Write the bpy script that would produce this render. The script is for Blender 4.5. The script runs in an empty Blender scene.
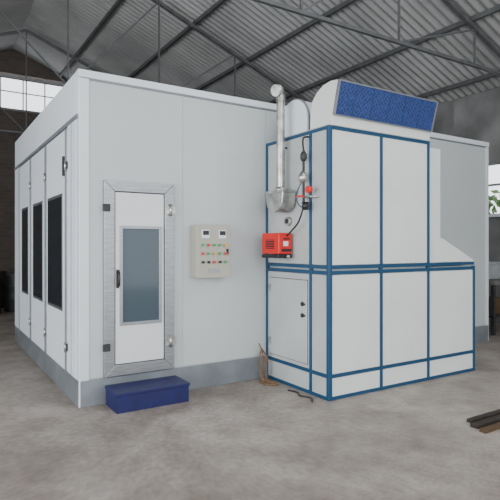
import bpy, math, random
from mathutils import Vector
random.seed(4)
S=bpy.context.scene
COL=S.collection

# ---------------------------------------------------------------- materials
def mat(name,col,rough=0.5,metal=0.0,noise=0.0,scale=4.0,col2=None,bump=0.0,emit=None,stretch=None,detail=4):
    m=bpy.data.materials.new(name); m.use_nodes=True
    nt=m.node_tree; b=nt.nodes['Principled BSDF']
    b.inputs['Base Color'].default_value=(*col,1); b.inputs['Roughness'].default_value=rough
    b.inputs['Metallic'].default_value=metal
    if noise>0 or col2:
        tc=nt.nodes.new('ShaderNodeTexCoord'); n=nt.nodes.new('ShaderNodeTexNoise')
        n.inputs['Scale'].default_value=scale; n.inputs['Detail'].default_value=detail
        if stretch:
            mp=nt.nodes.new('ShaderNodeMapping'); mp.inputs['Scale'].default_value=stretch
            nt.links.new(tc.outputs['Object'],mp.inputs[0]); nt.links.new(mp.outputs[0],n.inputs['Vector'])
        else: nt.links.new(tc.outputs['Object'],n.inputs['Vector'])
        r=nt.nodes.new('ShaderNodeValToRGB')
        c2=col2 if col2 else tuple(c*(1-noise) for c in col)
        r.color_ramp.elements[0].position=0.35; r.color_ramp.elements[1].position=0.68
        r.color_ramp.elements[0].color=(*c2,1); r.color_ramp.elements[1].color=(*col,1)
        nt.links.new(n.outputs['Fac'],r.inputs[0]); nt.links.new(r.outputs[0],b.inputs['Base Color'])
        if bump:
            bp=nt.nodes.new('ShaderNodeBump'); bp.inputs['Strength'].default_value=bump; bp.inputs['Distance'].default_value=0.01
            nt.links.new(n.outputs['Fac'],bp.inputs['Height']); nt.links.new(bp.outputs[0],b.inputs['Normal'])
    if emit:
        b.inputs['Emission Color'].default_value=(*col,1); b.inputs['Emission Strength'].default_value=emit
    return m

M={}
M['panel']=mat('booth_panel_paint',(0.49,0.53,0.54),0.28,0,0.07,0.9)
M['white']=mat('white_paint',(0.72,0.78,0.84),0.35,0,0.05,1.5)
M['trim']=mat('trim_paint',(0.66,0.71,0.75),0.35,0,0.04,2)
M['doorp']=mat('door_panel_paint',(0.66,0.69,0.71),0.3,0,0.04,2)
M['alu']=mat('aluminium_trim',(0.38,0.40,0.42),0.36,0.85,0.25,6,stretch=(1,1,12))
M['alud']=mat('dull_aluminium_trim',(0.26,0.28,0.31),0.45,0.4,0.2,6)
M['skirt']=mat('grey_skirting',(0.25,0.275,0.30),0.4,0.4,0.3,3)
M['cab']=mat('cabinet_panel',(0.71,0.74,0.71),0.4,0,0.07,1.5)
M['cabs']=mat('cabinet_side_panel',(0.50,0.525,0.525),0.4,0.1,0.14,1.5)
M['cabg']=mat('galvanised_panel',(0.46,0.49,0.50),0.4,0.3,0.18,5)
M['blue']=mat('blue_frame_paint',(0.006,0.055,0.125),0.45)
M['bluestep']=mat('blue_step_paint',(0.006,0.009,0.09),0.5,0,0.3,9,bump=0.3)
M['galv']=mat('galvanised_steel',(0.58,0.58,0.55),0.32,0.85,0.5,9)
M['steel']=mat('dark_steel',(0.05,0.052,0.055),0.6,0.4,0.3,5)
M['truss']=mat('truss_steel',(0.13,0.135,0.14),0.6,0.2,0.3,5)
M['frame']=mat('window_frame_grey',(0.3,0.31,0.32),0.6)
M['black']=mat('black_plastic',(0.012,0.012,0.014),0.4)
M['glass']=mat('tinted_glass',(0.05,0.075,0.095),0.08)
M['glassd']=mat('dark_door_glass',(0.012,0.016,0.022),0.1)
M['red']=mat('red_enamel',(0.62,0.014,0.010),0.35)
M['green']=mat('green_plastic',(0.02,0.35,0.08),0.4)
M['yel']=mat('amber_plastic',(0.7,0.35,0.03),0.4)
M['beige']=mat('beige_box_paint',(0.40,0.39,0.33),0.45,0,0.04,3)
M['rope']=mat('jute_hose',(0.22,0.13,0.07),0.9,0,0.4,40)
M['wood']=mat('weathered_wood',(0.11,0.065,0.028),0.8,0,0.6,8,stretch=(1,12,12))
M['woodd']=mat('dark_wood',(0.035,0.026,0.02),0.8,0,0.5,8)
M['roof']=mat('corrugated_roof_sheet',(0.48,0.485,0.485),0.6,0.0,0.35,0.7)
M['plaster']=mat('grimy_plaster',(0.17,0.165,0.16),0.9,0,0.5,1.5)
M['plasterl']=mat('grey_render_wall',(0.28,0.28,0.28),0.9,0,0.5,1.2)
M['seam']=mat('seam_grey',(0.36,0.385,0.39),0.5)
M['leaf']=mat('foliage_green',(0.13,0.26,0.07),0.7,0,0.6,12)
M['bark']=mat('bark',(0.12,0.08,0.05),0.9,0,0.4,12)
M['ground']=mat('outdoor_paving',(0.5,0.48,0.44),0.9,0,0.3,2)

# floor
def floor_mat():
    m=bpy.data.materials.new('stained_concrete'); m.use_nodes=True; nt=m.node_tree; b=nt.nodes['Principled BSDF']
    tc=nt.nodes.new('ShaderNodeTexCoord')
    def noise(s,d=6,r=0.6):
        n=nt.nodes.new('ShaderNodeTexNoise'); n.inputs['Scale'].default_value=s; n.inputs['Detail'].default_value=d; n.inputs['Roughness'].default_value=r
        nt.links.new(tc.outputs['Object'],n.inputs['Vector']); return n
    def ramp(n,p0,c0,p1,c1):
        r=nt.nodes.new('ShaderNodeValToRGB'); e=r.color_ramp.elements
        e[0].position=p0;e[0].color=(*c0,1);e[1].position=p1;e[1].color=(*c1,1)
        nt.links.new(n.outputs['Fac'],r.inputs[0]); return r
    big=ramp(noise(0.6,5),0.36,(0.28,0.243,0.215),0.64,(0.43,0.39,0.355))
    mid=ramp(noise(2.7,8,0.7),0.36,(0.68,0.64,0.61),0.60,(1,1,1))
    fine=ramp(noise(22,6,0.7),0.3,(0.74,0.72,0.70),0.65,(1.05,1.05,1.05))
    def mul(a,c):
        x=nt.nodes.new('ShaderNodeMix'); x.data_type='RGBA'; x.blend_type='MULTIPLY'; x.inputs[0].default_value=1
        nt.links.new(a,x.inputs[6]); nt.links.new(c,x.inputs[7]); return x.outputs[2]
    o=mul(mul(big.outputs[0],mid.outputs[0]),fine.outputs[0])
    nt.links.new(o,b.inputs['Base Color'])
    rr=nt.nodes.new('ShaderNodeMapRange'); rr.inputs[3].default_value=0.36; rr.inputs[4].default_value=0.65
    n2=noise(1.3,5); nt.links.new(n2.outputs['Fac'],rr.inputs[0]); nt.links.new(rr.outputs[0],b.inputs['Roughness'])
    bp=nt.nodes.new('ShaderNodeBump'); bp.inputs['Strength'].default_value=0.25; bp.inputs['Distance'].default_value=0.01
    n3=noise(12,6); nt.links.new(n3.outputs['Fac'],bp.inputs['Height']); nt.links.new(bp.outputs[0],b.inputs['Normal'])
    return m
M['floor']=floor_mat()
def brick_mat():
    m=bpy.data.materials.new('grey_block_wall'); m.use_nodes=True; nt=m.node_tree; b=nt.nodes['Principled BSDF']
    tc=nt.nodes.new('ShaderNodeTexCoord'); sep=nt.nodes.new('ShaderNodeSeparateXYZ'); ad=nt.nodes.new('ShaderNodeMath'); cb=nt.nodes.new('ShaderNodeCombineXYZ')
    nt.links.new(tc.outputs['Object'],sep.inputs[0]); nt.links.new(sep.outputs[0],ad.inputs[0]); nt.links.new(sep.outputs[1],ad.inputs[1])
    nt.links.new(ad.outputs[0],cb.inputs[0]); nt.links.new(sep.outputs[2],cb.inputs[1])
    br=nt.nodes.new('ShaderNodeTexBrick'); nt.links.new(cb.outputs[0],br.inputs['Vector'])
    br.inputs['Scale'].default_value=2.2; br.inputs['Color1'].default_value=(0.10,0.08,0.07,1); br.inputs['Color2'].default_value=(0.08,0.063,0.052,1)
    br.inputs['Mortar'].default_value=(0.10,0.088,0.08,1); br.inputs['Mortar Size'].default_value=0.012
    nt.links.new(br.outputs['Color'],b.inputs['Base Color']); b.inputs['Roughness'].default_value=0.9
    return m
M['brick']=brick_mat()
def filter_mat():
    m=bpy.data.materials.new('blue_filter_mesh'); m.use_nodes=True; nt=m.node_tree; b=nt.nodes['Principled BSDF']
    tc=nt.nodes.new('ShaderNodeTexCoord'); mp=nt.nodes.new('ShaderNodeMapping'); mp.inputs['Scale'].default_value=(1,0.0,1)
    mp.inputs['Rotation'].default_value=(0,math.radians(45),0)
    nt.links.new(tc.outputs['Object'],mp.inputs[0])
    v=nt.nodes.new('ShaderNodeTexVoronoi'); v.inputs['Scale'].default_value=30; v.inputs['Randomness'].default_value=0.3
    nt.links.new(mp.outputs[0],v.inputs['Vector'])
    r=nt.nodes.new('ShaderNodeValToRGB'); r.color_ramp.elements[0].color=(0.004,0.012,0.065,1); r.color_ramp.elements[1].color=(0.025,0.06,0.23,1)
    r.color_ramp.elements[0].position=0.15; r.color_ramp.elements[1].position=0.6
    nt.links.new(v.outputs['Distance'],r.inputs[0]); nt.links.new(r.outputs[0],b.inputs['Base Color']); b.inputs['Roughness'].default_value=0.6
    return m
M['filter']=filter_mat()

# ---------------------------------------------------------------- helpers
def empty(name,loc=(0,0,0)):
    e=bpy.data.objects.new(name,None); e.location=loc; COL.objects.link(e); e.empty_display_size=0.1; return e
def finish(name,verts,faces,m,parent=None,bevel=0,smooth=False):
    vs=[Vector(v) for v in verts]; c=sum(vs,Vector())/len(vs)
    me=bpy.data.meshes.new(name); me.from_pydata([v-c for v in vs],[],faces); me.update()
    me.materials.append(M[m])
    import bmesh
    bm=bmesh.new(); bm.from_mesh(me); bmesh.ops.recalc_face_normals(bm,faces=bm.faces); bm.to_mesh(me); bm.free()
    if smooth:
        for p in me.polygons: p.use_smooth=True
    o=bpy.data.objects.new(name,me); COL.objects.link(o)
    o.location=c
    if parent is not None:
        o.parent=parent; o.location=c-parent.location
    if bevel:
        b=o.modifiers.new('bev','BEVEL'); b.width=bevel; b.segments=2; b.limit_method='ANGLE'
    return o
def box(name,x0,x1,y0,y1,z0,z1,m,parent=None,bevel=0):
    v=[(x,y,z) for x in (x0,x1) for y in (y0,y1) for z in (z0,z1)]
    f=[(0,1,3,2),(4,6,7,5),(0,4,5,1),(2,3,7,6),(0,2,6,4),(1,5,7,3)]
    return finish(name,v,f,m,parent,bevel)
def prism(name,prof,a0,a1,axis,m,parent=None,bevel=0):
    def P(p,a): return {'x':(a,p[0],p[1]),'y':(p[0],a,p[1]),'z':(p[0],p[1],a)}[axis]
    n=len(prof); v=[P(p,a0) for p in prof]+[P(p,a1) for p in prof]
    f=[tuple(range(n)),tuple(range(n,2*n))]+[(i,(i+1)%n,n+(i+1)%n,n+i) for i in range(n)]
    return finish(name,v,f,m,parent,bevel)
def lathe(name,p0,p1,rad,m,parent=None,seg=24):
    p0=Vector(p0);p1=Vector(p1);d=(p1-p0); L=d.length; d.normalize()
    up=Vector((0,0,1)) if abs(d.z)<0.9 else Vector((1,0,0)); a=d.cross(up).normalized(); b=d.cross(a)
    v=[];f=[]
    for t,r in rad:
        for k in range(seg):
            th=2*math.pi*k/seg; v.append(p0+d*(t*L)+a*(r*math.cos(th))+b*(r*math.sin(th)))
    for i in range(len(rad)-1):
        for k in range(seg):
            f.append((i*seg+k,i*seg+(k+1)%seg,(i+1)*seg+(k+1)%seg,(i+1)*seg+k))
    f.append(tuple(range(seg))); f.append(tuple(range((len(rad)-1)*seg,len(rad)*seg)))
    o=finish(name,v,f,m,parent)
    for p in o.data.polygons: p.use_smooth=len(p.vertices)==4
    return o
def cyl(name,p0,p1,r,m,parent=None,seg=20): return lathe(name,p0,p1,[(0,r),(1,r)],m,parent,seg)
def tube(name,pts,r,m,parent=None,cyclic=False):
    cu=bpy.data.curves.new(name,'CURVE'); cu.dimensions='3D'; cu.bevel_depth=r; cu.bevel_resolution=3; cu.use_fill_caps=True
    s=cu.splines.new('NURBS'); s.points.add(len(pts)-1)
    for p,q in zip(s.points,pts): p.co=(*q,1)
    s.order_u=3; s.use_endpoint_u=True; s.use_cyclic_u=cyclic
    cu.materials.append(M[m]); o=bpy.data.objects.new(name,cu); COL.objects.link(o)
    if parent is not None: o.parent=parent; o.location=-parent.location
    return o

# ---------------------------------------------------------------- building shell
YB=12.0; XR=8.2; XL=-7.0; YF=-9.5; RX=1.0
def roofz(x): return 7.5-0.4*abs(x-RX)
box('floor',XL-.3,XR+.3,YF-4,YB+.3,-0.1,0,'floor')
wb=empty('wall_back',(0,YB,0))
def gable(name,x0,x1,z0,y0,y1,parent,m='brick'):
    xs=[x0]+([RX] if x0<RX<x1 else [])+[x1]
    prism(name,[(x0,z0),(x1,z0)]+[(x,roofz(x)) for x in reversed(xs)],y0,y1,'y',m,parent)
zr=roofz(XR); zl=roofz(XL)
prism('lower_wall',[(XL,0),(XR,0),(XR,zr),(RX+(7.5-5.65)/.4,5.65),(RX-(7.5-5.65)/.4,5.65),(XL,zl)],YB,YB+.25,'y','brick',wb)
gable('upper_left_wall',-3.62,-0.6,5.65,YB,YB+.25,wb)
gable('upper_right_wall',2.55,5.62,5.65,YB,YB+.25,wb)
gable('lintel',-0.6,2.55,6.75,YB,YB+.25,wb)
wn=empty('window_1',(1,YB,6.2))
for i in range(6):
    x=-0.6+i*0.63; box('mullion_%d'%i,x-.015,x+.015,YB+.05,YB+.1,5.65,6.75,'frame',wn)
box('transom',-0.6,2.55,YB+.06,YB+.09,6.2,6.23,'frame',wn)
box('sill',-0.6,2.55,YB-.05,YB+.2,5.62,5.68,'plasterl',wn)
wr=empty('wall_right',(XR,0,0))
box('near',XR,XR+.2,YF,0.35,0,zr,'plasterl',wr); box('far',XR,XR+.2,1.9,YB,0,zr,'plasterl',wr)
box('below',XR,XR+.2,.35,1.9,0,2.15,'plasterl',wr); box('above',XR,XR+.2,.35,1.9,3.15,zr,'plasterl',wr)
w2=empty('window_2',(XR,1,2.8))
for y in (.35,.86,1.37,1.87): box('mullion',XR+.05,XR+.1,y,y+.03,2.15,3.15,'frame',w2)
box('transom',XR+.05,XR+.1,.35,1.9,2.72,2.76,'frame',w2)
box('sill',XR-.06,XR+.15,.3,1.95,2.10,2.16,'white',w2)
T3=empty('garden_shrub',(10.5,1.8,0))
cyl('trunk',(10.5,1.8,-.1),(10.5,1.8,1.6),.12,'bark',T3,10)
import bmesh
bm=bmesh.new()
for i in range(420):
    th=random.uniform(0,6.283); ph=math.acos(random.uniform(-1,1)); r=1.2*random.uniform(.5,1)**.5
    c=Vector((r*math.sin(ph)*math.cos(th)*.9,r*math.sin(ph)*math.sin(th)*1.4,r*math.cos(ph)*.8))
    a=Vector((random.uniform(-1,1),random.uniform(-1,1),random.uniform(-1,1))).normalized()*.14
    b=a.cross(Vector((random.uniform(-1,1),random.uniform(-1,1),random.uniform(-1,1)))).normalized()*.07
    bm.faces.new([bm.verts.new(c+q) for q in (-a,b,a,-b)])
me=bpy.data.meshes.new('foliage'); bm.to_mesh(me); bm.free(); me.materials.append(M['leaf'])
fo=bpy.data.objects.new('foliage',me); COL.objects.link(fo); fo.parent=T3; fo.location=(0,0,2.0)
box('ground',XR+.3,16,-6,12,-.15,-.1,'ground')
wl=empty('wall_left',(XL,0,0))
box('near',XL-.2,XL,YF,-6.5,0,zl,'plaster',wl); box('far',XL-.2,XL,2.5,YB,0,zl,'plaster',wl); box('above_doorway',XL-.2,XL,-6.5,2.5,4.2,zl,'plaster',wl)
def roof(name,xa,xb):
    n=720; v=[];f=[]
    for i in range(n+1):
        y=YF+(YB+.3-YF)*i/n; w=0.022*math.sin(y*2*math.pi/0.16)
        for x in (xa,xb): v.append((x,y,roofz(x)+w+0.03))
    for i in range(n): f.append((2*i,2*i+1,2*i+3,2*i+2))
    return finish(name,v,f,'roof',rf,smooth=True)
rf=empty('ceiling',(RX,0,7.5))
roof('roof_sheet_right',RX,XR+.4); roof('roof_sheet_left',XL-.4,RX)
for k in range(1,6):
    for s in (-1,1):
        x=RX+s*k*1.35; z=roofz(x)-.02
        if XL<x<XR: box('purlin',x-.03,x+.03,YF,YB,z-.08,z,'truss',rf)
def bar(name,p,q,r,m,parent):
    p=Vector(p);q=Vector(q);d=(q-p).normalized();s=Vector((0,1,0)); u=d.cross(s).normalized()
    v=[a+s*i*r+u*j*r for a in (p,q) for i,j in ((-1,-1),(1,-1),(1,1),(-1,1))]
    return finish(name,v,[(0,1,2,3),(4,5,6,7),(0,1,5,4),(1,2,6,5),(2,3,7,6),(3,0,4,7)],m,parent)
for ty in (-4.5,0.2,4.9,9.6):
    t=empty('roof_truss',(RX,ty,5))
    zc=4.75
    bar('bottom_chord',(XL,ty,zc-.25),(XR,ty,zc-.25),.025,'truss',t)
    for s in (-1,1):
        xe=XR if s>0 else XL
        bar('top_chord',(RX,ty,7.2),(xe,ty,roofz(xe)-.2),.035,'truss',t)
        N=4
        for k in range(N):
            xa=RX+(xe-RX)*k/N; xb=RX+(xe-RX)*(k+1)/N
            if k<N-1: bar('web',(xb,ty,zc-.25),(xb,ty,roofz(xb)-.25),.014,'truss',t)
            bar('diagonal',(xa,ty,zc-.25),(xb,ty,roofz(xb)-.25),.014,'truss',t)
    bar('king_post',(RX,ty,zc-.25),(RX,ty,7.2),.014,'truss',t)

# ---------------------------------------------------------------- spray booth
H=3.2; BX=6.44; BY=4.05
B=empty('paint_spray_booth',(0,0,0))
box('body',0.02,BX,0.02,BY-.01,0.0,H-.02,'panel',B)
seams=[0.0,1.06,2.12,3.2,4.3,5.4,BX]
for i in range(6):
    box('front_panel_%d'%i,seams[i]+.002,seams[i+1]-.002,-0.004,0.03,0.26,H-.09,'panel',B,0.002)
box('front_backing',0.02,BX,0.0,0.03,0.0,H-.01,'seam',B)
box('front_skirting',0.0,BX,-0.02,0.03,0.0,0.25,'skirt',B,.004)
box('top_trim_front',-0.022,BX+.02,-0.025,0.06,H-.07,H+.002,'trim',B,.006)
box('trim_lip',-0.0,BX,-0.010,0.0,H-.085,H-.068,'alud',B)
box('corner_post_front',-0.012,0.085,-0.012,0.09,0.0,H-.075,'trim',B,.006)
box('corner_post_right',BX-.05,BX+.02,-0.015,0.09,0.0,H-.075,'trim',B,.006)
box('side_header',-0.02,0.04,0.06,BY,2.78,H,'white',B,.006)
box('side_header_near',-0.018,0.04,-0.01,0.07,2.78,H-.07,'white',B,.004)
box('side_header_trim',-0.03,0.03,0.0,BY,2.745,2.785,'alud',B,.004)
box('side_skirting',-0.018,0.04,0.0,BY,0.0,0.25,'skirt',B,.004)
box('side_post_near',-0.016,0.04,0.09,0.44,0.25,2.75,'white',B,.004)
box('side_post_near_groove',-0.018,0.0,0.27,0.285,0.25,2.75,'alud',B)
box('side_post_far',-0.022,0.04,3.62,BY-.002,0.25,2.745,'white',B,.006)
for i,(ya,yb,wa,wb_) in enumerate(((.46,1.51,.65,1.36),(1.53,2.55,1.72,2.33),(2.57,3.58,2.77,3.27))):
    box('leaf_%d'%i,-0.02,0.04,ya,yb,0.25,2.73,'white',B,.004)
    box('leaf_stile_%d'%i,-0.03,-0.015,ya,ya+.04,0.25,2.73,'alud',B,.003)
    box('leaf_stile_far_%d'%i,-0.03,-0.015,yb-.04,yb,0.25,2.73,'alud',B,.003)
    box('leaf_window_frame_%d'%i,-0.027,-0.018,wa-.035,wb_+.035,.845,2.085,'alu',B,.003)
    box('leaf_window_glass_%d'%i,-0.030,-0.022,wa,wb_,.88,2.05,'glassd',B)
for z in (0.5,2.35):
    for y in (.45,1.52,2.56):
        cyl('hinge',(-0.035,y,z-.05),(-0.035,y,z+.05),.013,'galv',B,10)
        box('hinge_leaf',-0.034,-0.022,y-.04,y+.04,z-.035,z+.035,'steel',B)
box('latch',-0.05,-0.02,.50,.53,2.25,2.45,'steel',B)
D=empty('personnel_door',(0.6,-0.02,0.26))
x0,x1,z0,z1,w=.215,.945,.262,2.17,.105
y=-.004
prism('frame_left',[(x0,z0),(x0,z1),(x0+w,z1-w),(x0+w,z0+w)],y-.045,y,'y','alu',D,.004)
prism('frame_right',[(x1,z0),(x1,z1),(x1-w,z1-w),(x1-w,z0+w)],y-.045,y,'y','alu',D,.004)
prism('frame_top',[(x0,z1),(x1,z1),(x1-w,z1-w),(x0+w,z1-w)],y-.045,y,'y','alu',D,.004)
prism('frame_bottom',[(x0,z0),(x1,z0),(x1-w,z0+w),(x0+w,z0+w)],y-.045,y,'y','alu',D,.004)
box('leaf_gasket',x0+w-.002,x1-w+.002,y-.028,y,z0+w-.002,z1-w+.002,'steel',D)
box('leaf',x0+w+.008,x1-w-.008,y-.035,y,z0+w+.008,z1-w-.008,'doorp',D,.004)
gx0,gx1,gz0,gz1=.40,.775,.78,1.70
for n,a in (('wf_l',(gx0-.03,gx0,gz0-.03,gz1+.03)),('wf_r',(gx1,gx1+.03,gz0-.03,gz1+.03)),('wf_t',(gx0,gx1,gz1,gz1+.03)),('wf_b',(gx0,gx1,gz0-.03,gz0))):
    box(n,a[0],a[1],y-.05,y-.02,a[2],a[3],'alu',D,.003)
box('glass',gx0,gx1,y-.038,y-.03,gz0,gz1,'glass',D)
box('handle_plate',.335,.36,y-.055,y-.03,1.12,1.3,'black',D,.004)
tube('handle',[(.347,y-.05,1.28),(.347,y-.1,1.28),(.347,y-.1,1.14),(.347,y-.05,1.14)],.01,'black',D)
for z in (.55,1.9):
    cyl('hinge',(.90,y-.06,z-.06),(.90,y-.06,z+.06),.016,'galv',D,12)
    box('hinge_plate',.85,.955,y-.056,y-.04,z-.04,z+.04,'galv',D,.002)
    box('latch_block',.20,.27,y-.07,y-.04,z-.035,z+.035,'steel',D,.004)

St=empty('entry_step',(.6,-.2,0))
box('tread',.225,.965,-.385,-.035,.155,.185,'bluestep',St,.006)
box('riser_front',.235,.955,-.375,-.36,0,.157,'bluestep',St)
box('side_left',.235,.25,-.36,-.045,0,.157,'bluestep',St)
box('side_right',.94,.955,-.36,-.045,0,.157,'bluestep',St)
box('riser_back',.25,.94,-.06,-.045,0,.157,'bluestep',St)

C=empty('electrical_control_box',(1.34,-.09,1.2))
box('housing',1.145,1.535,-.155,-.004,1.2,1.75,'beige',C,.006)
box('lid',1.138,1.542,-.18,-.158,1.193,1.757,'beige',C,.006)
for x in (1.24,1.44):
    box('meter',x-.045,x+.045,-.19,-.178,1.61,1.70,'white',C,.003); box('meter_dial',x-.035,x+.035,-.193,-.189,1.645,1.69,'black',C)
cols=[['green','red','green','green','yel'],['red','green','yel','green','red'],['black','black','red','black','green']]
for r,z in enumerate((1.54,1.45,1.36)):
    for c in range(5):
        x=1.205+c*.068
        cyl('bezel',(x,-.178,z),(x,-.19,z),.021,'galv',C,14); cyl('button',(x,-.188,z),(x,-.203,z),.015,cols[r][c],C,14)
box('nameplate',1.27,1.41,-.184,-.179,1.25,1.29,'alu',C)
box('lock',1.49,1.51,-.195,-.179,1.44,1.50,'black',C)

# ---------------------------------------------------------------- heating / ventilation cabinet
K=empty('ventilation_cabinet',(2.131,-1.1,0))
X0,X1,X2,X3=2.131,2.856,3.613,4.46
YK=-1.10; T=2.724; MZ=1.29; bw=.035
box('body_lower',X0+.02,X3-.01,YK+.02,-0.03,0.01,MZ,'cabg',K)
box('body_upper',X0+.02,X2-.01,YK+.02,-0.03,MZ,T-.01,'cabg',K)
def fbarv(x,z0,z1,w=bw): box('front_stile',x-w/2,x+w/2,YK-.012,YK+.03,z0,z1,'blue',K,.003)
def fbarh(xa,xb,z,w=bw): box('front_rail',xa,xb,YK-.010,YK+.03,z-w/2,z+w/2,'blue',K,.003)
for x,zt in ((X0+.018,T),(X1,T),(X2,T),(X3,MZ)): fbarv(x,0,zt)
for xa,xb,z in ((X0,X3,.018),(X0,X3,.235),(X0,X3,MZ-.028),(X0,X3,MZ+.028),(X0,X2,T-.018)): fbarh(xa,xb,z)
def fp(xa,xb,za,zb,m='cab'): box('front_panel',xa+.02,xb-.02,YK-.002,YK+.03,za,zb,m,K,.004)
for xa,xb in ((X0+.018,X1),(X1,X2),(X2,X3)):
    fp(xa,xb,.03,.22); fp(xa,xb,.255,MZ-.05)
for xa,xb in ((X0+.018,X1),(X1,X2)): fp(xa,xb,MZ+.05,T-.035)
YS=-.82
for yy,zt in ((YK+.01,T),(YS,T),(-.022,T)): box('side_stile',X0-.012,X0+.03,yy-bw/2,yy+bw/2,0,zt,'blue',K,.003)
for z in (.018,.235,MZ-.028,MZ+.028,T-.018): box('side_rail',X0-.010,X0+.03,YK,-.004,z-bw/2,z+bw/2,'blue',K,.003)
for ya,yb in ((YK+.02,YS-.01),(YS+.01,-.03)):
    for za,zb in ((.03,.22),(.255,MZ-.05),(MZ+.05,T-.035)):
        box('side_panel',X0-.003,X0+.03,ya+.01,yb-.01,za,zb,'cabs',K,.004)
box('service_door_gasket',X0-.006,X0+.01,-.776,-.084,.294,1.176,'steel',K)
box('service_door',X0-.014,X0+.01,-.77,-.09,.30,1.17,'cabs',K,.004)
for z in (.92,.80):
    cyl('door_latch',(X0-.01,-.70,z),(X0-.026,-.70,z),.024,'black',K)
    box('door_latch_arm',X0-.024,X0-.012,-.745,-.69,z-.01,z+.01,'black',K)
for z in (.45,1.05): box('door_hinge',X0-.022,X0-.012,-.12,-.08,z-.04,z+.04,'galv',K)
prism('transition_duct',[(X2+.018,MZ+.046),(X3,MZ+.046),(3.86,1.60),(3.86,T-.06),(X2+.018,T-.06)],YK+.02,-.10,'y','cab',K,.006)
prism('transition_flange',[(3.78,MZ+.05),(X3+.01,MZ+.05),(X3+.01,MZ+.07),(3.88,1.62),(3.78,1.62)],YK+.005,YK+.02,'y','cab',K,.003) 
hp=[(-1.125,T),(-1.138,2.82),(-1.222,3.148),(-1.10,3.165),(-.99,3.15),(-.89,3.10),(-.82,3.03),(-.785,2.93),(-.78,T)]
prism('intake_hood',hp,2.15,3.61,'x','cab',K,.006)
def onmouth(s,off):
    a=Vector((-1.138,2.82));b=Vector((-1.222,3.148)); d=(b-a).normalized(); n=Vector((-d.y,d.x)); 
    if n.x>0: n=-n
    p=a+(b-a)*s+n*off; return (p.x,p.y)
prism('filter',[onmouth(.04,-.01),onmouth(.96,-.01),onmouth(.96,.012),onmouth(.04,.012)],2.165,3.595,'x','filter',K)
for a,b in ((0,.035),(.965,1.0)): prism('filter_rim',[onmouth(a,-.01),onmouth(b,-.01),onmouth(b,.018),onmouth(a,.018)],2.15,3.61,'x','alud',K)
for a,b in ((2.148,2.164),(3.596,3.612)): prism('filter_rim_v',[onmouth(0,-.01),onmouth(1,-.01),onmouth(1,.02),onmouth(0,.02)],a,b,'x','alud',K)
for a in (2.39,2.63,2.87,3.11,3.35): prism('filter_divider',[onmouth(.04,-.01),onmouth(.96,-.01),onmouth(.96,.016),onmouth(.04,.016)],a-.004,a+.004,'x','blue',K)
ap=[(-.70,T)]+[(-.46+.24*math.cos(math.radians(180-a)),2.87+.26*math.sin(math.radians(a))) for a in range(0,181,12)]+[(-.22,T)]
prism('supply_duct',ap,2.17,3.5,'x','white',K,.006)
ap2=[(-.715,T)]+[(-.46+.255*math.cos(math.radians(180-a)),2.87+.275*math.sin(math.radians(a))) for a in range(0,181,12)]+[(-.205,T)]
prism('supply_duct_flange',ap2,2.19,2.21,'x','alud',K)
box('top_plate',X0,X2,YK,-.02,T-.004,T+.012,'cabg',K)

# flue
XA=X0-.027
F=empty('exhaust_flue',(2.0,-.42,1.9))
px,py=2.02,-.44
rings=[]; n=34
for i in range(n+1): rings.append((i/n,.043 if i%2 else .048))
lathe('flue_pipe',(px,py,2.10),(px,py,3.12),rings,'galv',F)
tube('flue_elbow',[(px,py,3.10),(px,py,3.15),(px-.01,py,3.20),(px-.05,py-.02,3.21)],.052,'galv',F)
lathe('flue_cap',(px-.03,py-.02,3.21),(px-.10,py-.04,3.19),[(0,.056),(.2,.062),(1,.062)],'galv',F)
lathe('collar',(px,py,2.115),(px,py,2.17),[(0,.065),(.5,.065),(1,.052)],'galv',F)
cyl('bracket',(px,py,2.6),(XA,py,2.6),.01,'steel',F,8)
sp=[(py-.14,2.12),(py-.16,2.10)]+[(py-.15*math.cos(math.radians(a)),2.02-.13*math.sin(math.radians(a))) for a in range(0,181,15)]+[(py+.16,2.10),(py+.14,2.12)]
prism('flue_box',sp,1.93,XA,'x','galv',F,.008)
prism('flue_box_rim',[(a,b) for a,b in [(py-.17,2.125),(py-.17,2.095),(py+.17,2.095),(py+.17,2.125)]],1.92,XA,'x','galv',F,.003)

# gas valve train (fixed to the cabinet side)
G=empty('gas_valve_train',(0,0,0))
G.parent=K; G.location=-K.location
class _L: pass
gx,gy=2.05,-.80; XG=X0-.004
_off=Vector((0,0,0))
_objs=set(bpy.data.objects)
tube('riser',[(gx,gy,1.93),(gx,gy,2.1),(gx,gy,2.3),(gx,gy,2.52)],.013,'steel')
tube('branch',[(gx,gy,2.03),(gx,gy-.06,2.03),(gx,gy-.14,2.03),(XG,gy-.16,2.03)],.012,'galv')
lathe('regulator',(gx-.01,gy,2.18),(gx-.01,gy,2.30),[(0,.02),(.2,.045),(.5,.05),(.7,.04),(1,.018)],'galv')
lathe('valve_body',(gx,gy,2.40),(gx,gy,2.50),[(0,.02),(.3,.035),(.7,.035),(1,.02)],'steel')
lathe('gauge',(gx-.0,gy-.11,2.10),(gx-.04,gy-.11,2.10),[(0,.036),(1,.036)],'red')
box('valve_handle',gx-.05,gx-.03,gy-.04,gy+.06,2.03,2.05,'red',None,.003)
cyl('solenoid',(gx,gy-.03,1.90),(gx,gy-.03,1.98),.035,'black')
tube('hose',[(gx,gy,1.94),(gx-.02,gy+.03,1.8),(gx-.01,gy+.14,1.72),(gx-.02,-.54,1.64)],.009,'black')
tube('hose_b',[(gx,gy,2.52),(gx,gy+.02,2.6),(gx,gy+.0,2.66),(XG,gy+.0,2.66)],.010,'black')
tube('sensor_wire',[(gx,gy+.02,2.2),(gx-.01,gy+.12,2.1),(gx,gy+.1,1.95),(gx,gy+.02,1.93)],.006,'blue')
for o in list(bpy.data.objects):
    if o not in _objs: o.parent=G   # G's world origin is (0,0,0)

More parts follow.
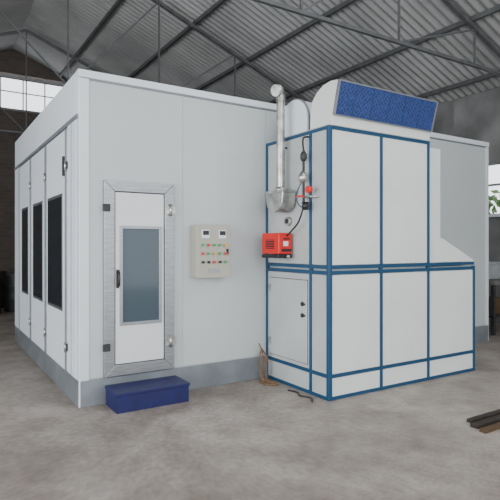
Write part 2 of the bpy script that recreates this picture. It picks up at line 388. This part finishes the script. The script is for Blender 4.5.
# burner
U=empty('oil_burner',(2.0,-.37,1.4))
box('burner_cover',1.93,XA,-.53,-.205,1.445,1.67,'red',U,.008)
box('burner_base',1.925,XA,-.53,-.21,1.40,1.44,'black',U,.004)
box('burner_front_grille',1.97,2.09,-.537,-.528,1.47,1.50,'black',U)
box('burner_front_slot',1.99,2.07,-.537,-.528,1.60,1.615,'black',U)
box('rating_plate',1.99,2.05,-.536,-.528,1.53,1.58,'white',U)
box('side_grille',1.922,1.932,-.44,-.29,1.50,1.60,'black',U,.003)
for k in range(4): box('grille_slat',1.918,1.926,-.44,-.29,1.51+.025*k,1.518+.025*k,'red',U)
cyl('fuel_knob',(2.04,-.53,1.42),(2.04,-.56,1.42),.016,'galv',U)
cyl('inspection_port',(XA+.015,-.45,1.80),(XA-.01,-.45,1.80),.05,'galv',U,24)
cyl('inspection_glass',(XA-.008,-.45,1.80),(XA-.015,-.45,1.80),.028,'black',U,24)

R=empty('coiled_rope',(2.03,-.12,0))
for k in range(4):
    dx=.016*k
    pts=[(1.98+dx,-.07,.42-.03*k)]+[(1.98+dx+random.uniform(-.03,.03),-.09-.02*k+random.uniform(-.02,.02),.42-.06*j-.03*k) for j in range(1,6)]+[(1.96+dx,-.14-.03*k,.012),(2.02+dx,-.2-.04*k,.012)]
    tube('strand_%d'%k,pts,.008,'rope',R)
tube('floor_loop',[(1.93,-.15,.012),(2.0,-.3,.012),(2.06,-.36,.012),(1.98,-.38,.012),(1.91,-.3,.012)],.008,'rope',R,True)
cb=empty('power_cable',(2.0,-.9,0))
tube('cable',[(2.0,-.60,.008),(2.06,-.72,.008),(1.96,-.82,.008),(2.06,-.95,.008),(1.96,-1.05,.008)],.008,'black',cb)

P=empty('wood_offcuts',(2.8,-2.3,0))
box('plank_a',2.66,3.3,-2.36,-2.29,0,.03,'woodd',P,.003); box('plank_b',2.62,3.2,-2.46,-2.40,0,.028,'wood',P,.003)
box('plank_c',2.74,3.3,-2.25,-2.20,0,.03,'woodd',P,.003)

W=empty('steel_workbench',(7.3,1,0))
box('top',6.95,7.9,.2,1.6,.86,.93,'plaster',W,.005)
for x in (7.0,7.8):
    for y in (.25,1.5): box('leg',x-.03,x+.03,y-.03,y+.03,0,.86,'steel',W)
box('shelf',6.97,7.88,.22,1.58,.30,.33,'steel',W)
Cr=empty('metal_crate',(7.4,.85,.93))
box('body',7.1,7.7,.5,1.2,.932,1.2,'cabg',Cr,.01); box('lid',7.08,7.72,.48,1.22,1.2,1.24,'cabg',Cr,.01)
Cc=empty('stacked_cartons',(7.4,.85,.33))
box('carton_a',7.05,7.4,.35,.85,.332,.62,'wood',Cc,.005); box('carton_b',7.45,7.8,.9,1.4,.332,.7,'woodd',Cc,.005); box('carton_c',7.1,7.4,.95,1.4,.332,.58,'cabg',Cc,.005)
for i,(x,y) in enumerate(((-.1,7.8),(.6,8.2),(.2,9.2))):
    o=lathe('steel_drum',(x,y,0),(x,y,.9),[(0,.27),(.02,.29),(.32,.29),(.34,.3),(.36,.29),(.64,.29),(.66,.3),(.68,.29),(.98,.29),(1,.28)],['woodd','steel','woodd'][i])

# ---------------------------------------------------------------- light
wd=bpy.data.worlds.new('World'); S.world=wd; wd.use_nodes=True
bg=wd.node_tree.nodes['Background']; bg.inputs[0].default_value=(0.92,0.96,1.0,1); bg.inputs[1].default_value=2.6
def area(name,loc,target,sx,sy,power,col=(1,1,1)):
    l=bpy.data.lights.new(name,'AREA'); l.shape='RECTANGLE'; l.size=sx; l.size_y=sy; l.energy=power; l.color=col
    o=bpy.data.objects.new(name,l); COL.objects.link(o); o.location=loc
    o.rotation_euler=(Vector(target)-Vector(loc)).to_track_quat('-Z','Y').to_euler(); return o
area('doorway_daylight',(-6.8,-2.2,2.3),(0,0.5,1.8),7,3.6,500,(.95,.98,1))
area('added_front_fill',(-2.5,-9.3,2.6),(1.5,0,2.0),6,4,290,(1,.99,.97))  # added fill light behind the camera, where the shell is left open
area('added_overhead_fill',(2.8,-3.8,6.2),(2.8,-2.8,0),3,4,135,(.98,.99,1))  # added overhead fill; the roof sheet above it has no opening

cd=bpy.data.cameras.new('Camera'); cam=bpy.data.objects.new('Camera',cd); COL.objects.link(cam)
cam.location=(-1.233,-4.966,1.53); cam.rotation_euler=(math.radians(90),0,math.radians(-32.28))
cd.sensor_width=36; cd.lens=513/500*36; cd.shift_y=-0.008
S.camera=cam
